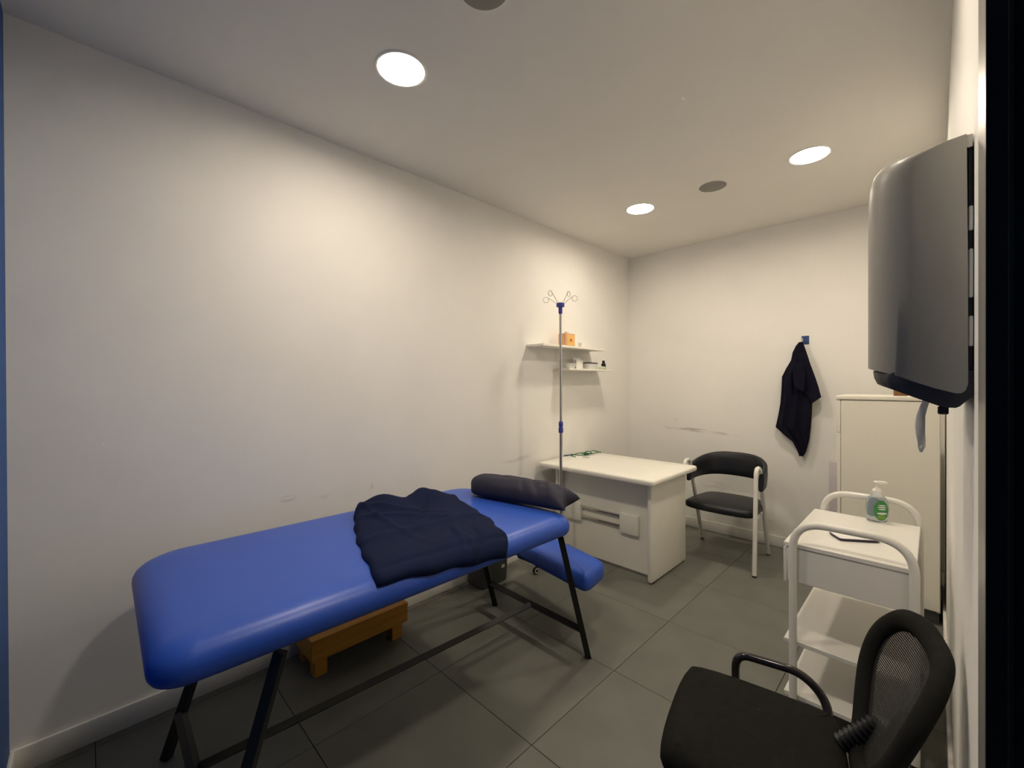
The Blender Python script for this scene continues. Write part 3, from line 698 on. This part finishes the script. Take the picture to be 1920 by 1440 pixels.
cov = loft(NB(), secs); bmesh.ops.translate(cov, vec=(0, 0, 0), verts=cov.verts)
obj('cover', local(cov, td), 'dispenser_grey', td, angle=50)
basep = prof_pts([(1627, 694), (1629, 707), (1636, 719), (1680, 734), (1730, 751), (1768, 764), (1792, 765), (1800, 762), (1820, 746), (1829, 739)])
base = [(x, z) for x, z in basep]; base = [(min(x, W-.001), z) for x, z in base] + [(W-.001, 1.43), (base[0][0]+.012, base[0][1]+.004)]
xf2 = xf; s2_ = []
for yy, ins in ((yn+.003, .034), (yn+.008, .028), (yn+.02, .016), (yn+.05, .004), ((yn+yf)/2, 0), (yf-.06, .006), (yf-.03, .02), (yf-.01, .045)):
    s2_.append([(x + ins*(max(0, (W-x)/(W-xf)))**3, yy, z - ins*.4*(max(0, (W-x)/(W-xf)))**3) for x, z in base])
# the base sits below and behind the cover
obj('base', local(loft(NB(), s2_), td), 'dark_plastic', td, angle=50)
obj('back_plate', local(box(NB(), W-.0065, W-.0005, yn+.012, yf-.012, 1.43, P(1815, 250, y=yn).z-.01, .001, 1), td), 'dark_plastic', td)
obj('latch', local(box(NB(), P(1768, 766, y=1.1).x-.007, P(1768, 766, y=1.1).x+.007, 1.07, 1.09, 1.354, 1.368, .002, 1), td), 'black_plastic', td)
for (z0, z1) in ((1.66, 1.70), (1.55, 1.63), (1.47, 1.52)):
    obj('mounting_pad', local(box(NB(), W-.0062, W-.0008, yn+.002, yn+.0115, z0, z1, .0015, 1), td), 'pale_plastic', td)
obj('hinge_tab', local(box(NB(), W-.012, W-.001, yn+.004, yn+.02, P(1815, 275, y=yn).z, P(1815, 250, y=yn).z, .001, 1), td), 'chrome', td)
# paper tail
tp = NB(); lo = []
tpx = [(1738, 748, 7), (1731, 765, 8), (1726, 780, 9), (1725, 797, 10), (1726, 812, 9), (1728, 826, 8), (1728, 836, 7)]
YT = 1.2
for i, (u, v, h_) in enumerate(tpx):
    a = P(u-h_, v, y=YT); b = P(u+h_, v, y=YT); c = (a+b)/2; hv = (b-a)/2; ring = []
    for k in range(10):
        t = 2*pi*k/10; ring.append(c + hv*cos(t) + Vector((0, .004*sin(t)+.012*sin(i*1.1), 0)))
    lo.append(ring)
tw = thing('paper_towel', 'twisted end of paper towel hanging below the dispenser', 'paper towel', tuple(P(1727, 790, y=YT)))
obj('twisted_sheet', local(loft(tp, lo), tw), 'tissue', tw, angle=80)
for (p0, p1, r0) in (((1723, 834), (1726, 848), .0022), ((1733, 834), (1728, 848), .0022)):
    a, b = P(*p0, y=YT+.012), P(*p1, y=YT+.012)
    obj('torn_corner', local(tube(NB(), [a, (a+b)/2, b], [r0*1.3, r0, r0*.5], 6), tw), 'tissue', tw)

# ------------------------------------------------------------------ office chair
oc = thing('office_chair', 'black swivel office chair with mesh back beside the trolley', 'chair', (2.032, 1.285, 0), radians(12))
# local frame: the chair faces -x, back at +x
SZ = .475
obj('seat', cushion(NB(), smooth2([(-.20, -.225), (.16, -.205), (.19, -.16), (.19, .16), (.16, .205), (-.20, .225), (-.235, .16), (-.235, -.16)]), [(.03, -.075), (.008, -.065), (0, -.045), (.002, -.028), (.010, -.014), (.026, -.004), (.05, 0)], SZ, .004), 'black_fabric', oc, angle=60)
obj('seat_pan', box(NB(), -.17, .17, -.16, .16, SZ-.095, SZ-.0755, .01, 2), 'black_plastic', oc)
rec = radians(21); bc = Vector((.192, .015, .492))
bu = Vector((sin(rec), 0, cos(rec))); bw = Vector((0, 1, 0)); bn = Vector((-cos(rec), 0, sin(rec)))
half = [(0, .345), (.06, .345), (.115, .335), (.16, .31), (.188, .265), (.196, .215), (.184, .155), (.15, .095), (.105, .04), (.062, -.005), (.03, -.025)]
ol = [(a, b) for a, b in half] + [(-a, b) for a, b in half[::-1][:-1]]
ol = [(a, b) for i, (a, b) in enumerate(ol)]
def curve(a, b): return bc + bw*a + bu*b + bn*(-.03 + .9*a*a - .35*(b-.2)**2*0)
rimo = catmull([curve(*p) for p in ol + [ol[0]]], 4)[:-1]
bfr = obj('backrest', tube(NB(), rimo, .024, 10, closed=True, sx=.75, sy=1.15, up=tuple(bn)), 'black_fabric', oc, angle=70)
# knitted mesh: thin horizontal strips
def width_at(b):
    for (a0, b0), (a1, b1) in zip(half[1:], half[2:]):
        if b1 <= b <= b0: return a0 + (a1-a0)*(b0-b)/(b0-b1)
    return .03
ms = NB(); b = .0
while b < .335:
    wd = width_at(b) - .006; n = 12
    if wd > .03:
        pr_ = None
        for k in range(n+1):
            a = -wd + 2*wd*k/n
            cur = [ms.verts.new(curve(a, b)), ms.verts.new(curve(a, b+.0037)), ms.verts.new(curve(a, b+.0037)-bn*.0012), ms.verts.new(curve(a, b)-bn*.0012)]
            if pr_:
                for q_ in range(4): ms.faces.new((pr_[q_], pr_[(q_+1) % 4], cur[(q_+1) % 4], cur[q_]))
            pr_ = cur
    b += .0058
a = -.19
while a < .195:
    pr_ = None
    bs = [bb_ for bb_ in [i*.02 for i in range(0, 20)] if width_at(bb_) > abs(a)+.006]
    for bb_ in bs:
        cur = [ms.verts.new(curve(a-.0006, bb_)-bn*.0004), ms.verts.new(curve(a+.0006, bb_)-bn*.0004)]
        if pr_: ms.faces.new((pr_[0], pr_[1], cur[1], cur[0]))
        pr_ = cur
    a += .014
mo = obj('mesh', ms, 'black_mesh', bfr); mo['kind'] = 'stuff'
obj('back_stem', tube(NB(), fillet([(.06, .015, SZ-.095), (.215, .015, SZ-.092), bc+bu*.02-bn*.045, bc+bu*.15-bn*.055], .05), .024, 10, sx=.7, sy=1.5), 'black_plastic', oc)
bel = []; n = 44
for i in range(n+1):
    t = i/n; bel.append(Vector((.15, .075, SZ-.045)).lerp(bc+bu*.075+bw*.06-bn*.035, t))
obj('bellows', tube(NB(), bel, [.019+.0045*sin(i*2*pi/4) for i in range(n+1)], 12), 'black_plastic', oc)
for sgn in (1, -1):
    pts = fillet([(-.07, sgn*.17, SZ-.085), (-.085, sgn*.245, SZ-.05), (-.085, sgn*.262, SZ+.035), (.10, sgn*.255, SZ+.04), (.165, sgn*.235, SZ-.02), (.15, sgn*.17, SZ-.085)], .055, 7)
    obj('armrest', tube(NB(), pts, .0125, 10), 'arm_gloss', oc)
obj('gas_column', lathe(NB(), [(.03, .10), (.03, .26), (.018, .262), (.018, SZ-.0955)], n=16), 'black_plastic', oc)
for k in range(5):
    a = radians(18 + 72*k); d = Vector((cos(a), sin(a), 0)); e = d*.225
    lg = obj('base_leg', tube(NB(), [d*.015+Vector((0, 0, .115)), d*.12+Vector((0, 0, .10)), e+Vector((0, 0, .078))], [.022, .019, .014], 8), 'black_plastic', oc)
    side = Vector((-d.y, d.x, 0))
    w_ = NB(); lathe(w_, [(.001, -.02), (.024, -.019), (.027, -.013), (.027, .013), (.024, .019), (.001, .02)], n=16)
    bmesh.ops.transform(w_, matrix=Matrix.Translation(e+Vector((0, 0, .027))) @ side.to_track_quat('Z', 'Y').to_matrix().to_4x4(), verts=w_.verts)
    ca = obj('castor', w_, 'rubber', oc)
    obj('castor_stem', tube(NB(), [e+Vector((0, 0, .05)), e+Vector((0, 0, .078))], .007, 8), 'black_plastic', ca)
